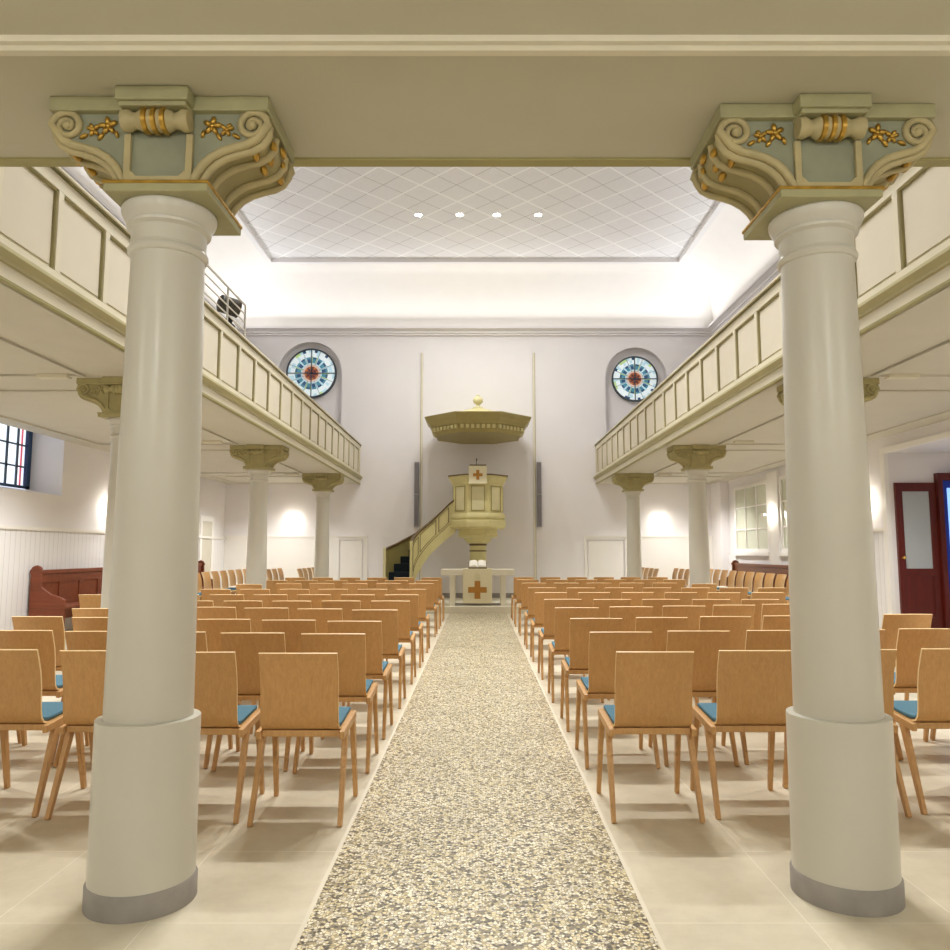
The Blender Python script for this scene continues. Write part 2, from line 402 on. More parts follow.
# dado on side walls
b = MB(); b.box(XL, XL + .03, 4, YB, 0, ZD - .05); struct(b, 'trim_12', M['boards'])
b = MB(); b.box(XL, XL + .06, 4, YB, ZD - .05, ZD); struct(b, 'trim_13', M['wall_warm'])
b = MB(); b.box(XR - .03, XR, VY1 + .12, 12.2, 0, ZD - .05); b.box(XR - .03, XR, 12.2, YB, 0, 1.22); struct(b, 'trim_14', M['boards'])
b = MB(); b.box(XR - .06, XR, VY1 + .12, 12.2, ZD - .05, ZD); struct(b, 'trim_15', M['wall_warm'])
b = MB(); b.box(XR - .06, XR, VY1, VY1 + .12, 0, VZ); b.box(XR - .06, XR, VY0, VY1 + .12, VZ, VZ + .08); struct(b, 'trim_16', M['white'])
# pilaster at the right back corner
b = MB(); b.box(XR - .20, XR, 18.75, YB, .10, ZS); struct(b, 'trim_17', M['wall'])

# left wall narrow doorway near the back corner
b = MB()
b.box(XL, XL + .05, 17.70, 17.82, .1, 2.14); b.box(XL, XL + .05, 18.48, 18.60, .1, 2.14); b.box(XL, XL + .05, 17.82, 18.48, 2.02, 2.14)
o = struct(b, 'door_4', M['white'])
b = MB(); b.box(XL + .005, XL + .035, 17.82, 18.48, .1, 2.02); b.build('panel', M['soffit'], o)

# deep window in the left wall: dark blue frame, leaded panes, red border
b = MB(); x = XL - .55
b.box(x, x + .05, WY0, WY1, WZ0, WZ0 + .04); b.box(x, x + .05, WY1 - .10, WY1, WZ0, WZ1); b.box(x, x + .05, WY0, WY0 + .10, WZ0, WZ1)
b.box(x, x + .05, WY0, WY1, WZ1 - .05, WZ1)
w = struct(b, 'window_3', M['navy'])
b = MB(); b.box(x - .04, x - .02, WY0, WY1, WZ0, WZ1); b.build('pane', M['daylight'], w)
b = MB(); b.box(x - .015, x - .005, WY1 - .185, WY1 - .150, WZ0, WZ1); b.box(x - .015, x - .005, WY0 + .20, WY0 + .24, WZ0, WZ1); b.build('pane', M['redglass'], w)
b = MB()
yy = WY1 - .30
for k in range(8): b.box(x - .005, x + .022, yy - .012, yy + .012, WZ0, WZ1); yy -= .26
for z in (2.60, 2.93, 3.26, 3.56): b.box(x - .005, x + .022, WY0, WY1, z - .011, z + .011)
b.build('glazing_bar', M['lead'], w)

# interior glazing in the right wall: two framed lights with a pier between
def glazing(name, y0, y1, z0, z1):
    b = MB(); X = XR
    b.box(X - .05, X + .0, y0, y1, z0, z0 + .07); b.box(X - .05, X, y0, y1, z1 - .07, z1)
    b.box(X - .05, X, y0, y0 + .07, z0 + .07, z1 - .07); b.box(X - .05, X, y1 - .07, y1, z0 + .07, z1 - .07)
    w = struct(b, name, M['white'])
    b = MB(); b.box(X - .02, X - .012, y0 + .07, y1 - .07, z0 + .07, z1 - .07); b.build('pane', M['pane_in'], w)
    b = MB(); n = max(1, round((y1 - y0) / .62))
    for k in range(1, n): y = y0 + (y1 - y0) * k / n; b.box(X - .042, X - .021, y - .015, y + .015, z0 + .07, z1 - .07)
    for k in range(1, 3): z = z0 + (z1 - z0) * k / 3; b.box(X - .040, X - .021, y0 + .07, y1 - .07, z - .015, z + .015)
    b.build('glazing_bar', M['white'], w)
    b = MB(); b.box(X - .10, X, y0 - .05, y1 + .05, z0 - .08, z0); b.build('window_sill', M['white'], w)
    return w
glazing('window_4', 16.1, 18.2, 1.30, 2.82); glazing('window_5', 13.2, 15.45, 1.30, 2.82)
b = MB(); b.box(XR - .07, XR, 15.5, 16.05, .1, 2.95); struct(b, 'trim_18', M['white'])

# red door with frosted pane in the vestibule, frame and blue inner door beside it
DX = XR + .06
b = MB(); z0, z1, y = .19, 2.33, VY1 - .05
b.box(DX, DX + .10, y, y + .045, z0, z1); b.box(DX + .50, DX + .60, y, y + .045, z0, z1); b.box(DX + .10, DX + .50, y, y + .045, z1 - .13, z1); b.box(DX + .10, DX + .50, y, y + .045, .95, 1.06); b.box(DX + .10, DX + .50, y, y + .045, z0, z0 + .16)
d = struct(b, 'door_1', M['door_red'])
b = MB(); b.box(DX + .10, DX + .50, y + .015, y + .03, 1.06, z1 - .13); b.build('pane', M['frost'], d)
b = MB(); b.box(DX + .10, DX + .50, y + .012, y + .033, z0 + .16, .95); b.build('panel', M['door_red'], d)
b = MB(); b.tube([(DX + .05, y, 1.22), (DX + .05, y - .05, 1.22)], .012); b.sphere((DX + .05, y - .06, 1.22), .025); b.build('door_knob', M['gold'], d)
b = MB(); b.box(DX + .605, DX + .675, y - .06, y + .04, .18, 2.47); b.box(DX + .675, DX + 1.7, y - .06, y + .04, 2.36, 2.47); b.box(DX + 1.6, DX + 1.7, y - .06, y + .04, .18, 2.36)
d5 = struct(b, 'door_5', M['door_red'])
b = MB(); b.box(DX + .68, DX + .74, y - .04, y + .02, .18, 2.355); b.box(DX + 1.5, DX + 1.595, y - .04, y + .02, .18, 2.355); b.box(DX + .74, DX + 1.5, y - .04, y + .02, .18, .5); b.box(DX + .74, DX + 1.5, y - .04, y + .02, 2.25, 2.355); b.build('door_frame', M['blue_door'], d5)
b = MB(); b.box(DX + .74, DX + 1.5, y - .015, y - .005, .5, 2.25); b.build('pane', M['blueglow'], d5)

# ------------------------------------------------------------------ rose windows
def ring(b, c, y, r0, r1, a0, a1, n=4):
    for k in range(n):
        A = a0 + (a1 - a0) * k / n; B = a0 + (a1 - a0) * (k + 1) / n
        P = lambda r, a: (c[0] + r * math.sin(a), y, c[1] + r * math.cos(a))
        b.quad(P(r0, A), P(r1, A), P(r1, B), P(r0, B))
ROSEM = [M[k] for k in ('sg_pale', 'sg_white', 'sg_blue', 'sg_teal', 'sg_red', 'sg_orange', 'sg_pink', 'sg_green', 'sg_dark')]
for i, (cx, cz, R) in enumerate(ROSE):
    y = YB + .15; b = MB(); c = (cx, cz); S = 16
    rnd = random.Random(3 + i)
    for k in range(S):
        a0 = 2 * PI * k / S; a1 = 2 * PI * (k + 1) / S; da = (a1 - a0)
        b.cur = 8; ring(b, c, y, .0, .07 * R, a0, a1)
        b.cur = 4 if k % 2 else 8; ring(b, c, y, .07 * R, .20 * R, a0, a1)
        b.cur = 5 if k % 2 else 4; ring(b, c, y, .20 * R, .28 * R, a0, a1)
        b.cur = 6; ring(b, c, y, .28 * R, .37 * R, a0, a1)
        m0, m1 = a0 + da * .16, a1 - da * .16
        b.cur = 7 if k % 4 == 0 else 0; ring(b, c, y, .37 * R, .70 * R, a0, m0); ring(b, c, y, .37 * R, .70 * R, m1, a1)
        b.cur = 0; ring(b, c, y, .37 * R, .42 * R, m0, m1)
        b.cur = 2 if k % 2 else 3; ring(b, c, y, .42 * R, .58 * R, m0, m1)
        b.cur = 3 if k % 2 else 2; ring(b, c, y, .58 * R, .66 * R, m0, m1)
        b.cur = 1; ring(b, c, y, .66 * R, .70 * R, m0, m1)
        for q in range(3):
            b.cur = rnd.choice((0, 1, 1, 1)); ring(b, c, y, .70 * R, .84 * R, a0 + da * q / 3, a0 + da * (q + 1) / 3)
            b.cur = rnd.choice((0, 1, 1, 1, 1, 7, 0, 2)); ring(b, c, y, .84 * R, .96 * R, a0 + da * q / 3, a0 + da * (q + 1) / 3)
    fr = MB(); n = 48
    for k in range(n):
        a = 2 * PI * k / n; a2 = 2 * PI * (k + 1) / n
        for r0, r1 in ((.945 * R, R),):
            p = lambda r, aa, yy: (cx + r * math.sin(aa), yy, cz + r * math.cos(aa))
            fr.quad(p(r0, a, y - .04), p(r1, a, y - .04), p(r1, a2, y - .04), p(r0, a2, y - .04))
            fr.quad(p(r1, a, y - .04), p(r1, a2, y - .04), p(r1, a2, y + .08), p(r1, a, y + .08)); fr.quad(p(r0, a, y - .04), p(r0, a2, y - .04), p(r0, a2, y + .02), p(r0, a, y + .02))
    w = struct(fr, 'window_%d' % (i + 1), M['lead'])
    b.build('stained_glass', ROSEM, w)
    lb = MB()
    for k in range(2): lb.bar((cx - R * .95 * (1 - k), y - .015, cz - R * .95 * k), (cx + R * .95 * (1 - k), y - .015, cz + R * .95 * k), .022, .02)
    for k in range(8):
        a = 2 * PI * (k + .5) / 8
        if 1: lb.bar((cx + .34 * R * math.sin(a), y - .008, cz + .34 * R * math.cos(a)), (cx + .95 * R * math.sin(a), y - .008, cz + .95 * R * math.cos(a)), .008, .008)
    lb.build('glazing_bar', M['lead'], w)

# ------------------------------------------------------------------ galleries
def side_gallery(s, label):
    g = thing('gallery', label, 'gallery', (s * 3.0, 3.4, 0))
    W = XL if s < 0 else XR
    X0 = 3.02; Y0, Y1 = 3.42, YB
    bx = lambda b, xa, xb, y0, y1, z0, z1: b.box(min(s * xa, s * xb), max(s * xa, s * xb), y0, y1, z0, z1)
    b = MB(); bx(b, X0 + .03, abs(W), Y0, Y1, ZS, ZS + .14)
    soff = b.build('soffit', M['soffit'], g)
    b = MB(); bx(b, 3.01, X0 + .06, Y0, Y1, ZS - .0, ZS + .11); b.build('fascia', M['cream'], g, bevel=.004)
    b = MB(); bx(b, 3.002, 3.01, Y0, Y1, ZS - .010, ZS + .008); bx(b, 3.01, 3.05, Y0, Y1, ZS - .010, ZS - .001); b.build('edge_bead', M['olive'], g)
    prof = [(3.01, ZS + .10), (2.99, ZS + .105), (2.99, ZS + .125), (2.965, ZS + .145), (2.95, ZS + .16), (2.95, ZS + .18), (2.985, ZS + .19), (2.99, ZS + .21), (3.03, ZS + .22), (3.03, ZS + .10)]
    b = MB(); b.prism([(s * x, z) for x, z in prof], 'y', Y0, Y1); b.build('moulding', M['mould'], g, smooth=25)
    # parapet: rails and stiles over recessed panels
    zp0, zp1, zt = ZS + .22, 3.96, 4.01
    b = MB(); bx(b, X0 + .035, X0 + .07, Y0, Y1, zp0, zt); b.build('parapet', M['cream'], g)
    pitch = .7; ys = [Y1]
    y = Y1 - .18
    while y > Y0 + .1: ys.append(y); y -= pitch
    ys.append(Y0)
    b = MB(); bx(b, X0, X0 + .035, Y0, Y1, zp0, zp0 + .055); bx(b, X0, X0 + .035, Y0, Y1, zp1 - .055, zt); b.build('rail', M['cream'], g, bevel=.003)
    for yy in ys:
        b = MB(); bx(b, X0, X0 + .035, yy - .035, yy + .035, zp0 + .055, zp1 - .055); b.build('stile', M['cream'], g, bevel=.003)
    for ya, yb in zip(ys, ys[1:]):
        a, c = yb + .035, ya - .035; z0, z1 = zp0 + .055, zp1 - .055
        b = MB(); t = .011
        for (p, q, r, u) in ((a, c, z0, z0 + t), (a, c, z1 - t, z1), (a, a + t, z0 + t, z1 - t), (c - t, c, z0 + t, z1 - t)): bx(b, X0 + .012, X0 + .036, p, q, r, u)
        fr = b.build('panel', M['panel_line'], g)
        t = .034; b = MB(); bx(b, X0 + .024, X0 + .036, a + t, c - t, z0 + t, z1 - t); b.build('panel_field', M['panelpaint'], fr, bevel=.004)
    b = MB(); bx(b, X0 - .035, X0 + .11, Y0, Y1, zt + .012, zt + .038); b.build('cap_rail', M['cream'], g, bevel=.008)
    b = MB(); bx(b, X0 - .02, X0 + .09, Y0, Y1, zt, zt + .012); b.build('shadow_bead', M['olive_dark'], g)
    # soffit mouldings: bays between the columns
    for (ya, yb) in ((3.7, 7.38), (8.05, 12.18), (12.88, 16.7), (17.40, 19.2)):
        xa, xb = 3.85, abs(W) - .35
        b = MB(); t = .045
        for (p, q, r, u) in ((xa, xb, ya, ya + t), (xa, xb, yb - t, yb), (xa, xa + t, ya + t, yb - t), (xb - t, xb, ya + t, yb - t)): bx(b, p, q, r, u, ZS - .022, ZS)
        b.build('soffit_moulding', M['soffit'], g, bevel=.006)
    for yv in (7.3, 11.8, 16.9):
        b = MB(); bx(b, 4.0, 4.30, yv, yv + .10, ZS - .035, ZS); b.build('vent', M['cream'], g, bevel=.004)
    # floor of the gallery
    b = MB(); bx(b, X0 + .1, abs(W), Y0, Y1, ZS + .14, ZS + .20); b.build('gallery_floor', M['stone_grey'], g)
    return g
side_gallery(-1, 'cream panelled side gallery along the wall with leaded window')
side_gallery(1, 'cream panelled side gallery above the dark red door and inner windows')
# organ gallery overhead, on the two near columns
g = thing('gallery', 'near gallery soffit overhead resting on the two big columns', 'gallery', (0, 3.3, 0))
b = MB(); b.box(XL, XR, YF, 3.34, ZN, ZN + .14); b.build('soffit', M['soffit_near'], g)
b = MB(); b.box(XL, XR, 3.28, 3.38, ZN + .14, 4.06); b.build('parapet', M['cream'], g)
b = MB(); b.box(XL, XR, 3.31, 3.375, ZN - .012, ZN + .05); b.build('edge_bead', M['olive'], g, bevel=.004)
b = MB(); b.prism([(2.48, ZN), (2.485, ZN - .02), (2.505, ZN - .022), (2.515, ZN - .034), (2.545, ZN - .034), (2.56, ZN)], 'x', XL, XR); b.build('soffit_moulding', M['cream'], g)
b = MB(); b.box(XL, XR, 3.24, 3.40, 4.06, 4.11); b.build('cap_rail', M['cream'], g, bevel=.008)

# ------------------------------------------------------------------ columns
def make_column(label, near, loc):
    c = thing('column', label, 'column', (0, 0, 0), None)
    ZS = ZN if near else globals()['ZS']
    H = ZS - .39                       # underside of abacus
    cb, cg, cbl = (M['cap_beige'], M['cap_green'], M['cap_blue']) if near else (M['cap_far'],) * 3
    b = MB(); pr_ = .200 if near else .170; b.lathe([(pr_, 0), (pr_, .078), (pr_ - .006, .088)], 48); b.build('plinth', M['stone_grey'], c, smooth=40)
    b = MB(); b.lathe([(.192, .088), (.1915, .668), (.1905, .674), (.160, .676)] if near else [(.164, .088), (.1638, .68)], 48); b.build('pedestal', M['column'], c, smooth=40)
    sh = [(.1635, .676)]
    for k in range(13):
        f = k / 12; sh.append((.1635 - .0215 * f ** 1.3, .70 + (H - .20 - .70) * f))
    b = MB(); b.lathe(sh, 48); shaft = b.build('shaft', M['column'], c, smooth=40)
    z = H - .20
    b = MB(); b.lathe([(.142, z), (.150, z + .004), (.157, z + .016), (.156, z + .026), (.149, z + .036), (.148, z + .042), (.146, z + .046), (.146, z + .108), (.152, z + .112), (.163, z + .118), (.165, z + .128), (.160, z + .134), (.163, z + .140), (.178, z + .160), (.185, z + .178), (.186, z + .192), (.182, z + .20)], 48)
    b.build('necking', M['column'], c, smooth=24)
    # capital: core block with S-shaped scroll flanks, drawn in elevation and run through the depth
    zb, zt = H + .041, ZS - .06
    S = [(.148, 0), (.165, .035), (.185, .068), (.215, .097), (.257, .122), (.31, .139), (.355, .150), (.392, .170), (.415, .205), (.42, .245), (.405, .275), (.395, .285)]
    sc = (zt - zb) / .285
    R_ = [(x, zb + zz * sc) for x, zz in S]; L_ = [(-x, zz) for x, zz in reversed(R_)]
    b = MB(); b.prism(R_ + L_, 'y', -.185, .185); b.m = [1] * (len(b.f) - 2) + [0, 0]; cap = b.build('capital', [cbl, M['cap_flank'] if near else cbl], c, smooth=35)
    b = MB(); b.box(-.202, .202, -.215, .215, H, zb - .008); b.build('abacus', cg, cap, bevel=.004)
    b = MB(); b.box(-.207, .207, -.219, .219, zb - .010, zb + .003); b.build('gilded_bead', M['gold'] if near else cb, cap, bevel=.003)
    b = MB(); b.prism([(.43, zt), (.43, ZS - .001), (-.43, ZS - .001), (-.43, zt)], 'y', -.215, .215); b.build('cornice_slab', cg, cap, bevel=.004)
    for sy in (-1, 1):
        b = MB(); b.box(-.140, .140, min(sy * .17, sy * .285), max(sy * .17, sy * .285), zt + .004, ZS - .002); b.box(-.130, .130, min(sy * .17, sy * .272), max(sy * .17, sy * .272), zt - .014, zt + .004); b.build('key_block', cg, cap, bevel=.004)
        # baluster-shaped bolster
        prof = [(-.132, .02), (-.13, .040), (-.105, .043), (-.09, .034), (-.075, .030), (-.06, .039), (-.05, .044), (.05, .044), (.06, .039), (.075, .030), (.09, .034), (.105, .043), (.13, .040), (.132, .02)]
        yc = sy * .225; zc = zt - .052
        b = MB(); n = 18; vs = []; fs = []
        for x, r in prof:
            for k in range(n): a = 2 * PI * k / n; vs.append((x, yc + r * math.cos(a), zc + r * math.sin(a)))
        for i in range(len(prof) - 1):
            for k in range(n): fs.append((i * n + k, i * n + (k + 1) % n, (i + 1) * n + (k + 1) % n, (i + 1) * n + k))
        fs += [tuple(range(n)), tuple(range((len(prof) - 1) * n, len(prof) * n))]
        b.mesh(vs, fs); b.build('bolster', cb, cap, smooth=40)
        b = MB()
        for x in (-.036, 0, .036):
            prof2 = [(-.013, .040), (-.008, .051), (.008, .051), (.013, .040)]; vs = []; fs = []
            for dx, r in prof2:
                for k in range(n): a = 2 * PI * k / n; vs.append((x + dx, yc + r * math.cos(a), zc + r * math.sin(a)))
            for i in range(3):
                for k in range(n): fs.append((i * n + k, i * n + (k + 1) % n, (i + 1) * n + (k + 1) % n, (i + 1) * n + k))
            b.mesh(vs, fs)
        b.build('gilded_ring', M['gold'] if near else cb, cap, smooth=40)
        # framed centre panel
        y0, y1 = (sy * .185, sy * .203); y0, y1 = min(y0, y1), max(y0, y1)
        b = MB(); zz = zt - .09
        b.box(-.134, -.108, y0, y1, zb, zz); b.box(.108, .134, y0, y1, zb, zz); b.box(-.108, .108, y0, y1, zb, zb + .022)
        for q in (-1, 1): b.prism([(q * .108, zb + .022), (q * .108, zb + .052), (q * .078, zb + .022)], 'y', y0, y1)
        b.build('panel_frame', cb, cap, bevel=.003)
        for sx in (-1, 1):
            b = MB(); path = [(sx * (x - .012), sy * .190, z - .006 + .014) for x, z in R_[:9]]
            vc = (.365, zt - .052)
            sp = []
            for k in range(26):
                f = k / 25; a = -.35 + f * 3.6 * PI; r = .054 * (1 - f) + .010
                sp.append((sx * (vc[0] + r * math.cos(a)), sy * .190, vc[1] + r * math.sin(a)))
            b.tube(path[:-1] + sp[1:], [.016] * len(path[:-1]) + [.016 - .007 * k / 24 for k in range(25)], 8, up=(0, 1, 0), sx=1.1)
            b.sphere((sx * vc[0], sy * .195, vc[1]), .018, 12, 8)
            b.build('volute', cb, cap, smooth=50)
            # gilded leaves beside the volute
            b = MB(); rr = random.Random(5)
            def leaf(px, pz, ang, ln, wd):
                q = MB(); q.sphere((0, 0, 0), 1, 8, 5)
                for vv in q.v:
                    X_, Y_, Z_ = vv[0] * ln, vv[1] * .010, vv[2] * wd
                    b.v.append((sx * (px + X_ * math.cos(ang) - Z_ * math.sin(ang)), sy * (.190 + Y_), pz + X_ * math.sin(ang) + Z_ * math.cos(ang)))
                n0 = len(b.v) - len(q.v)
                for f in q.f: b.f.append(tuple(i_ + n0 for i_ in f)); b.m.append(0)
            for fx, fz, R0 in ((.205, zt - .050, .026), (.262, zt - .066, .020)):
                for q_ in range(5):
                    an = q_ * 2 * PI / 5 + rr.uniform(-.3, .3); leaf(fx + R0 * .8 * math.cos(an), fz + R0 * .8 * math.sin(an), an, R0 * .75, R0 * .42)
                leaf(fx, fz, 0, R0 * .5, R0 * .5)
            leaf(.30, zt - .094, -.5, .020, .009); leaf(.232, zt - .095, -1.0, .020, .009); leaf(.170, zt - .085, -1.9, .018, .008)
            b.build('gilded_leaf', M['gold'] if near else cb, cap, smooth=60)
    for sx in (-1, 1):
        # ribs running round the scroll flank + gilded leaves on its outer end
        b = MB()
        for yy in (-.165, -.075, .075, .165):
            b.tube([(sx * (x + .004), yy, z - .004) for x, z in R_[:10]], .017, 8, up=(0, 1, 0))
        b.build('scroll_rib', cb, cap, smooth=50)
        b = MB()
        for k in range(7):
            x, z = R_[5 + min(k // 2 + 1, 4)]
            b.sphere((sx * (x + .004), -.12 + .24 * ((k * 3) % 7) / 6, z), .026, 8, 5, (.6, 1.3, .8))
        b.build('gilded_leaf', M['gold'] if near else cb, cap, smooth=60)
    c.location = loc
    return c
proto = make_column('thick cream column nearest the camera, with gilded capital, on the left side', True, (-1.277, 3.05, 0))
c2 = copy_tree(proto); c2.location = (1.420, 3.10, 0)
for q_, d_ in ((proto, .025), (c2, -.025)):
    for ch in q_.children:
        if ch.name.startswith('capital'): ch.location.x += d_
c2['label'] = 'thick cream column nearest the camera, with gilded capital, on the right side'
far = None
NAMES = ('first', 'second', 'third')
for s, side in ((-1, 'left'), (1, 'right')):
    for k, (x, y) in enumerate(((3.57, 7.70), (3.60, 12.52), (3.46, 17.05))):
        lab = 'slim cream column under the %s side gallery, %s behind the big near column' % (side, NAMES[k])
        if far is None: far = make_column(lab, False, (s * x, y, 0)); o = far
        else: o = copy_tree(far); o.location = (s * x, y, 0); o['label'] = lab
        o['group'] = 'slim columns carrying the side galleries'

# ------------------------------------------------------------------ chairs
def make_chair():
    t = thing('stacking_chair', 'oak chair', 'chair')
    prof = [(-.292, .820), (-.272, .765), (-.250, .70), (-.230, .63), (-.213, .56), (-.198, .505), (-.183, .465), (-.160, .440), (-.125, .428), (-.07, .427), (0, .433), (.08, .440), (.15, .446), (.195, .447), (.215, .438)]
    nx = 8; th = .011; b = MB(); top = []; bot = []
    N = len(prof)
    for i, (y, z) in enumerate(prof):
        p0 = Vector(prof[max(i - 1, 0)]); p1 = Vector(prof[min(i + 1, N - 1)]); d = (p1 - p0).normalized(); nrm = Vector((-d.y, d.x))   # (y,z) normal
        if nrm.dot(Vector((1, 1))) < 0: nrm = -nrm
        back = max(0, min(1, (z - .47) / .2)) if i < 8 else 0
        hw = .192 + (.006 if i >= 8 else 0)
        rowt = []; rowb = []
        for k in range(nx + 1):
            u = -1 + 2 * k / nx; cv = .034 * back * (u * u)
            P = Vector((hw * u, y + cv, z - (.004 * u * u if i == 0 else 0)))
            rowb.append(P); rowt.append(P + Vector((0, nrm.x * th, nrm.y * th)))
        top.append(rowt); bot.append(rowb)
    b.cur = 0
    for i in range(N - 1):
        for k in range(nx):
            b.quad(top[i][k], top[i][k + 1], top[i + 1][k + 1], top[i + 1][k]); b.quad(bot[i][k + 1], bot[i][k], bot[i + 1][k], bot[i + 1][k + 1])
    b.cur = 1
    for i in range(N - 1):
        for k in (0, nx): b.quad(top[i][k], bot[i][k], bot[i + 1][k], top[i + 1][k])
    for i in (0, N - 1):
        for k in range(nx): b.quad(top[i][k], top[i][k + 1], bot[i][k + 1], bot[i][k])
    b.build('seat_shell', [M['oak'], M['ply_edge']], t, smooth=40)
    b = MB(); pts = [(-.150, .447), (-.105, .441), (-.05, .442), (.05, .449), (.14, .457), (.190, .459)]
    lo = [(y, z) for y, z in pts]; hi = [(y, z + .020) for y, z in reversed(pts)]
    b.prism(lo + hi, 'x', -.188, .188); b.build('seat_cushion', M['teal'], t, smooth=40, bevel=.006)
    for s in (-1, 1):
        b = MB(); b.bar((s * .206, -.060, .430), (s * .216, -.235, 0), (.028, .022), (.046, .030), up=(0, 1, .2)); b.build('leg', M['oak_leg'], t, bevel=.004)
        b = MB(); b.bar((s * .206, .140, .430), (s * .214, .235, 0), (.028, .022), (.046, .030), up=(0, 1, .2)); b.build('leg', M['oak_leg'], t, bevel=.004)
        b = MB(); b.bar((s * .206, -.175, .410), (s * .206, .19, .440), .026, .040, up=(0, 0, 1)); b.build('side_rail', M['oak_leg'], t, bevel=.005)
    b = MB(); b.box(-.192, .192, -.150, -.122, .398, .430); b.build('crossbar', M['oak_leg'], t, bevel=.004)
    b = MB(); b.box(-.192, .192, .115, .143, .396, .434); b.build('crossbar', M['oak_leg'], t, bevel=.004)
    return t
CH = make_chair(); used = [False]
def put_chair(x, y, z, rz, label, group):
    o = copy_tree(CH) if used[0] else CH
    used[0] = True
    o.location = (x, y, z); o.rotation_euler = (0, 0, rz); o['label'] = label; o['group'] = group; return o
ORD = ['first', 'second', 'third', 'fourth', 'fifth', 'sixth', 'seventh', 'eighth', 'ninth', 'tenth', 'eleventh', 'twelfth']
F_, TH = 765.0, math.atan(78.5 / 765)
def y_of(v, Z):          # depth at which height Z appears on image line v
    tt = (473.0 - v) / F_; z = Z - 1.31; c, s = math.cos(TH), math.sin(TH)
    return z * (c - tt * s) / (tt * c + s)
ROWS = {1: [652, 632.2, 618.5, 607.8, 599.4, 592.6, 587.8, 583.0, 579.6, 577.2], -1: [653.4, 634, 621.2, 610, 601, 594.8, 589.3, 583.4, 580.4, 577.6]}
PITCH = {1: [.526, .503, .503, .496, .51, .522, .522, .515, .515, .515], -1: [.512, .497, .494, .490, .493, .50, .51, .515, .515, .515]}
LANES = [6, 6, 6, 6, 5, 8, 8, 6, 6, 6]
seats = []
for s in (1, -1):
    side = 'right' if s > 0 else 'left'
    for r, v in enumerate(ROWS[s]):
        yc = y_of(v, .82) + .285
        for k in range(LANES[r]):
            x = s * (.874 + PITCH[s][r] * k) + random.uniform(-.003, .003); y = yc + ((.04, .05, .075, .11)[r] * (k if k < 5 or r < 3 else 1.4) if r < 4 else .0) + random.uniform(-.012, .012) - (.33 if r == 7 and k == 5 else 0)
            where = 'next to the aisle' if k == 0 else ORD[k] + ' from the aisle'
            put_chair(x, y, 0, random.uniform(-.012, .012), 'teal-seated oak chair %s in the %s row, %s block' % (where, ORD[r], side), 'oak chairs in rows %s of the aisle' % side)
for s in (1, -1):
    side = 'right' if s > 0 else 'left'
    yA = [12.2 + .5 * k for k in range(11)]
    for k, y in enumerate(yA): put_chair(s * 4.95, y, .10, s * PI / 2, 'oak side chair before the %s pew, %s from the near end, facing the nave' % (side, ORD[k]), 'side chairs in front of the %s pew' % side)
    for k, y in enumerate((16.9, 17.4, 17.9)): put_chair(s * 4.36, y, .10, s * PI / 2, 'oak side chair, %s in the middle file of the %s back corner' % (ORD[k], side), 'middle file of side chairs in the %s corner' % side)
    for k, y in enumerate((17.46, 17.945, 18.43, 18.915)): put_chair(s * 3.80, y, .10, s * PI / 2, 'oak side chair, %s in the file beside the %s rear column' % (ORD[k], side), 'side chairs beside the %s rear column' % side)

# hymn books left on side chairs
for s, m_, lab in ((1, M['teal'], 'teal hymn book lying open on a side chair by right pew'), (-1, M['black'], 'dark hymn book lying open on a side chair by left pew')):
    y = 15.7; k = thing('hymn_book', lab, 'book', (s * 4.93, y, .57))
    b = MB(); b.box(s * 4.93 - .11, s * 4.93 + .11, y - .15, y + .15, .578, .586); b.build('cover', m_, k)
    for q in (-1, 1):
        b = MB(); b.box(s * 4.93 - .10, s * 4.93 + .10, min(y + q * .004, y + q * .14), max(y + q * .004, y + q * .14), .586, .606); b.build('page_block', M['page'], k, bevel=.006)

# ------------------------------------------------------------------ pews
def pew(s, y0, y1, label):
    W = XL + .07 if s < 0 else XR - .07
    p = thing('pew', label, 'pew', (W, (y0 + y1) / 2, .10))
    bx = lambda b, xa, xb, a, c, z0, z1: b.box(min(W - s * xa, W - s * xb), max(W - s * xa, W - s * xb), a, c, z0, z1)
    fz = .10
    zoff = lambda y: 0.0 if y < 11.7 else .10
    for y in (y0, y1 - .05):
        z0 = zoff(y)
        pts = [(.0, z0), (.50, z0), (.50, .62), (.44, .66), (.30, .70), (.16, .80), (.15, .98), (.17, 1.03), (.13, 1.09), (.075, 1.115), (.02, 1.09), (-.02, 1.03), (0, .98)]
        b = MB(); b.prism([(W - s * x, z) for x, z in pts], 'y', y, y + .05); b.build('bench_end', M['mahogany'] if s < 0 else M['pew'], p, bevel=.006)
    m = M['mahogany'] if s < 0 else M['pew']
    b = MB(); bx(b, .06, .085, y0 + .05, y1 - .05, .30, 1.03); b.build('backrest', m, p)
    b = MB(); bx(b, .045, .115, y0 + .05, y1 - .05, .985, 1.045); b.build('top_rail', m, p, bevel=.008)
    n = max(1, round((y1 - y0) / .62)); st = (y1 - y0 - .1) / n
    b = MB()
    bx(b, .085, .10, y0 + .05, y1 - .05, .86, .985); bx(b, .085, .10, y0 + .05, y1 - .05, .50, .58)
    for k in range(n + 1):
        yy = y0 + .05 + st * k; bx(b, .085, .10, max(y0 + .05, yy - .05), min(y1 - .05, yy + .05), .58, .86)
    b.build('panel_frame', m, p, bevel=.003)
    b = MB(); bx(b, .085, .46, y0 + .05, y1 - .05, .49, .525); b.build('seat', m, p, bevel=.005)
    return p
pew(-1, 11.0, 18.05 - .5, 'dark red-brown panelled pew against the left wall below the window')
pew(1, 13.9, 18.0, 'brown panelled pew against the right wall under the inner windows')

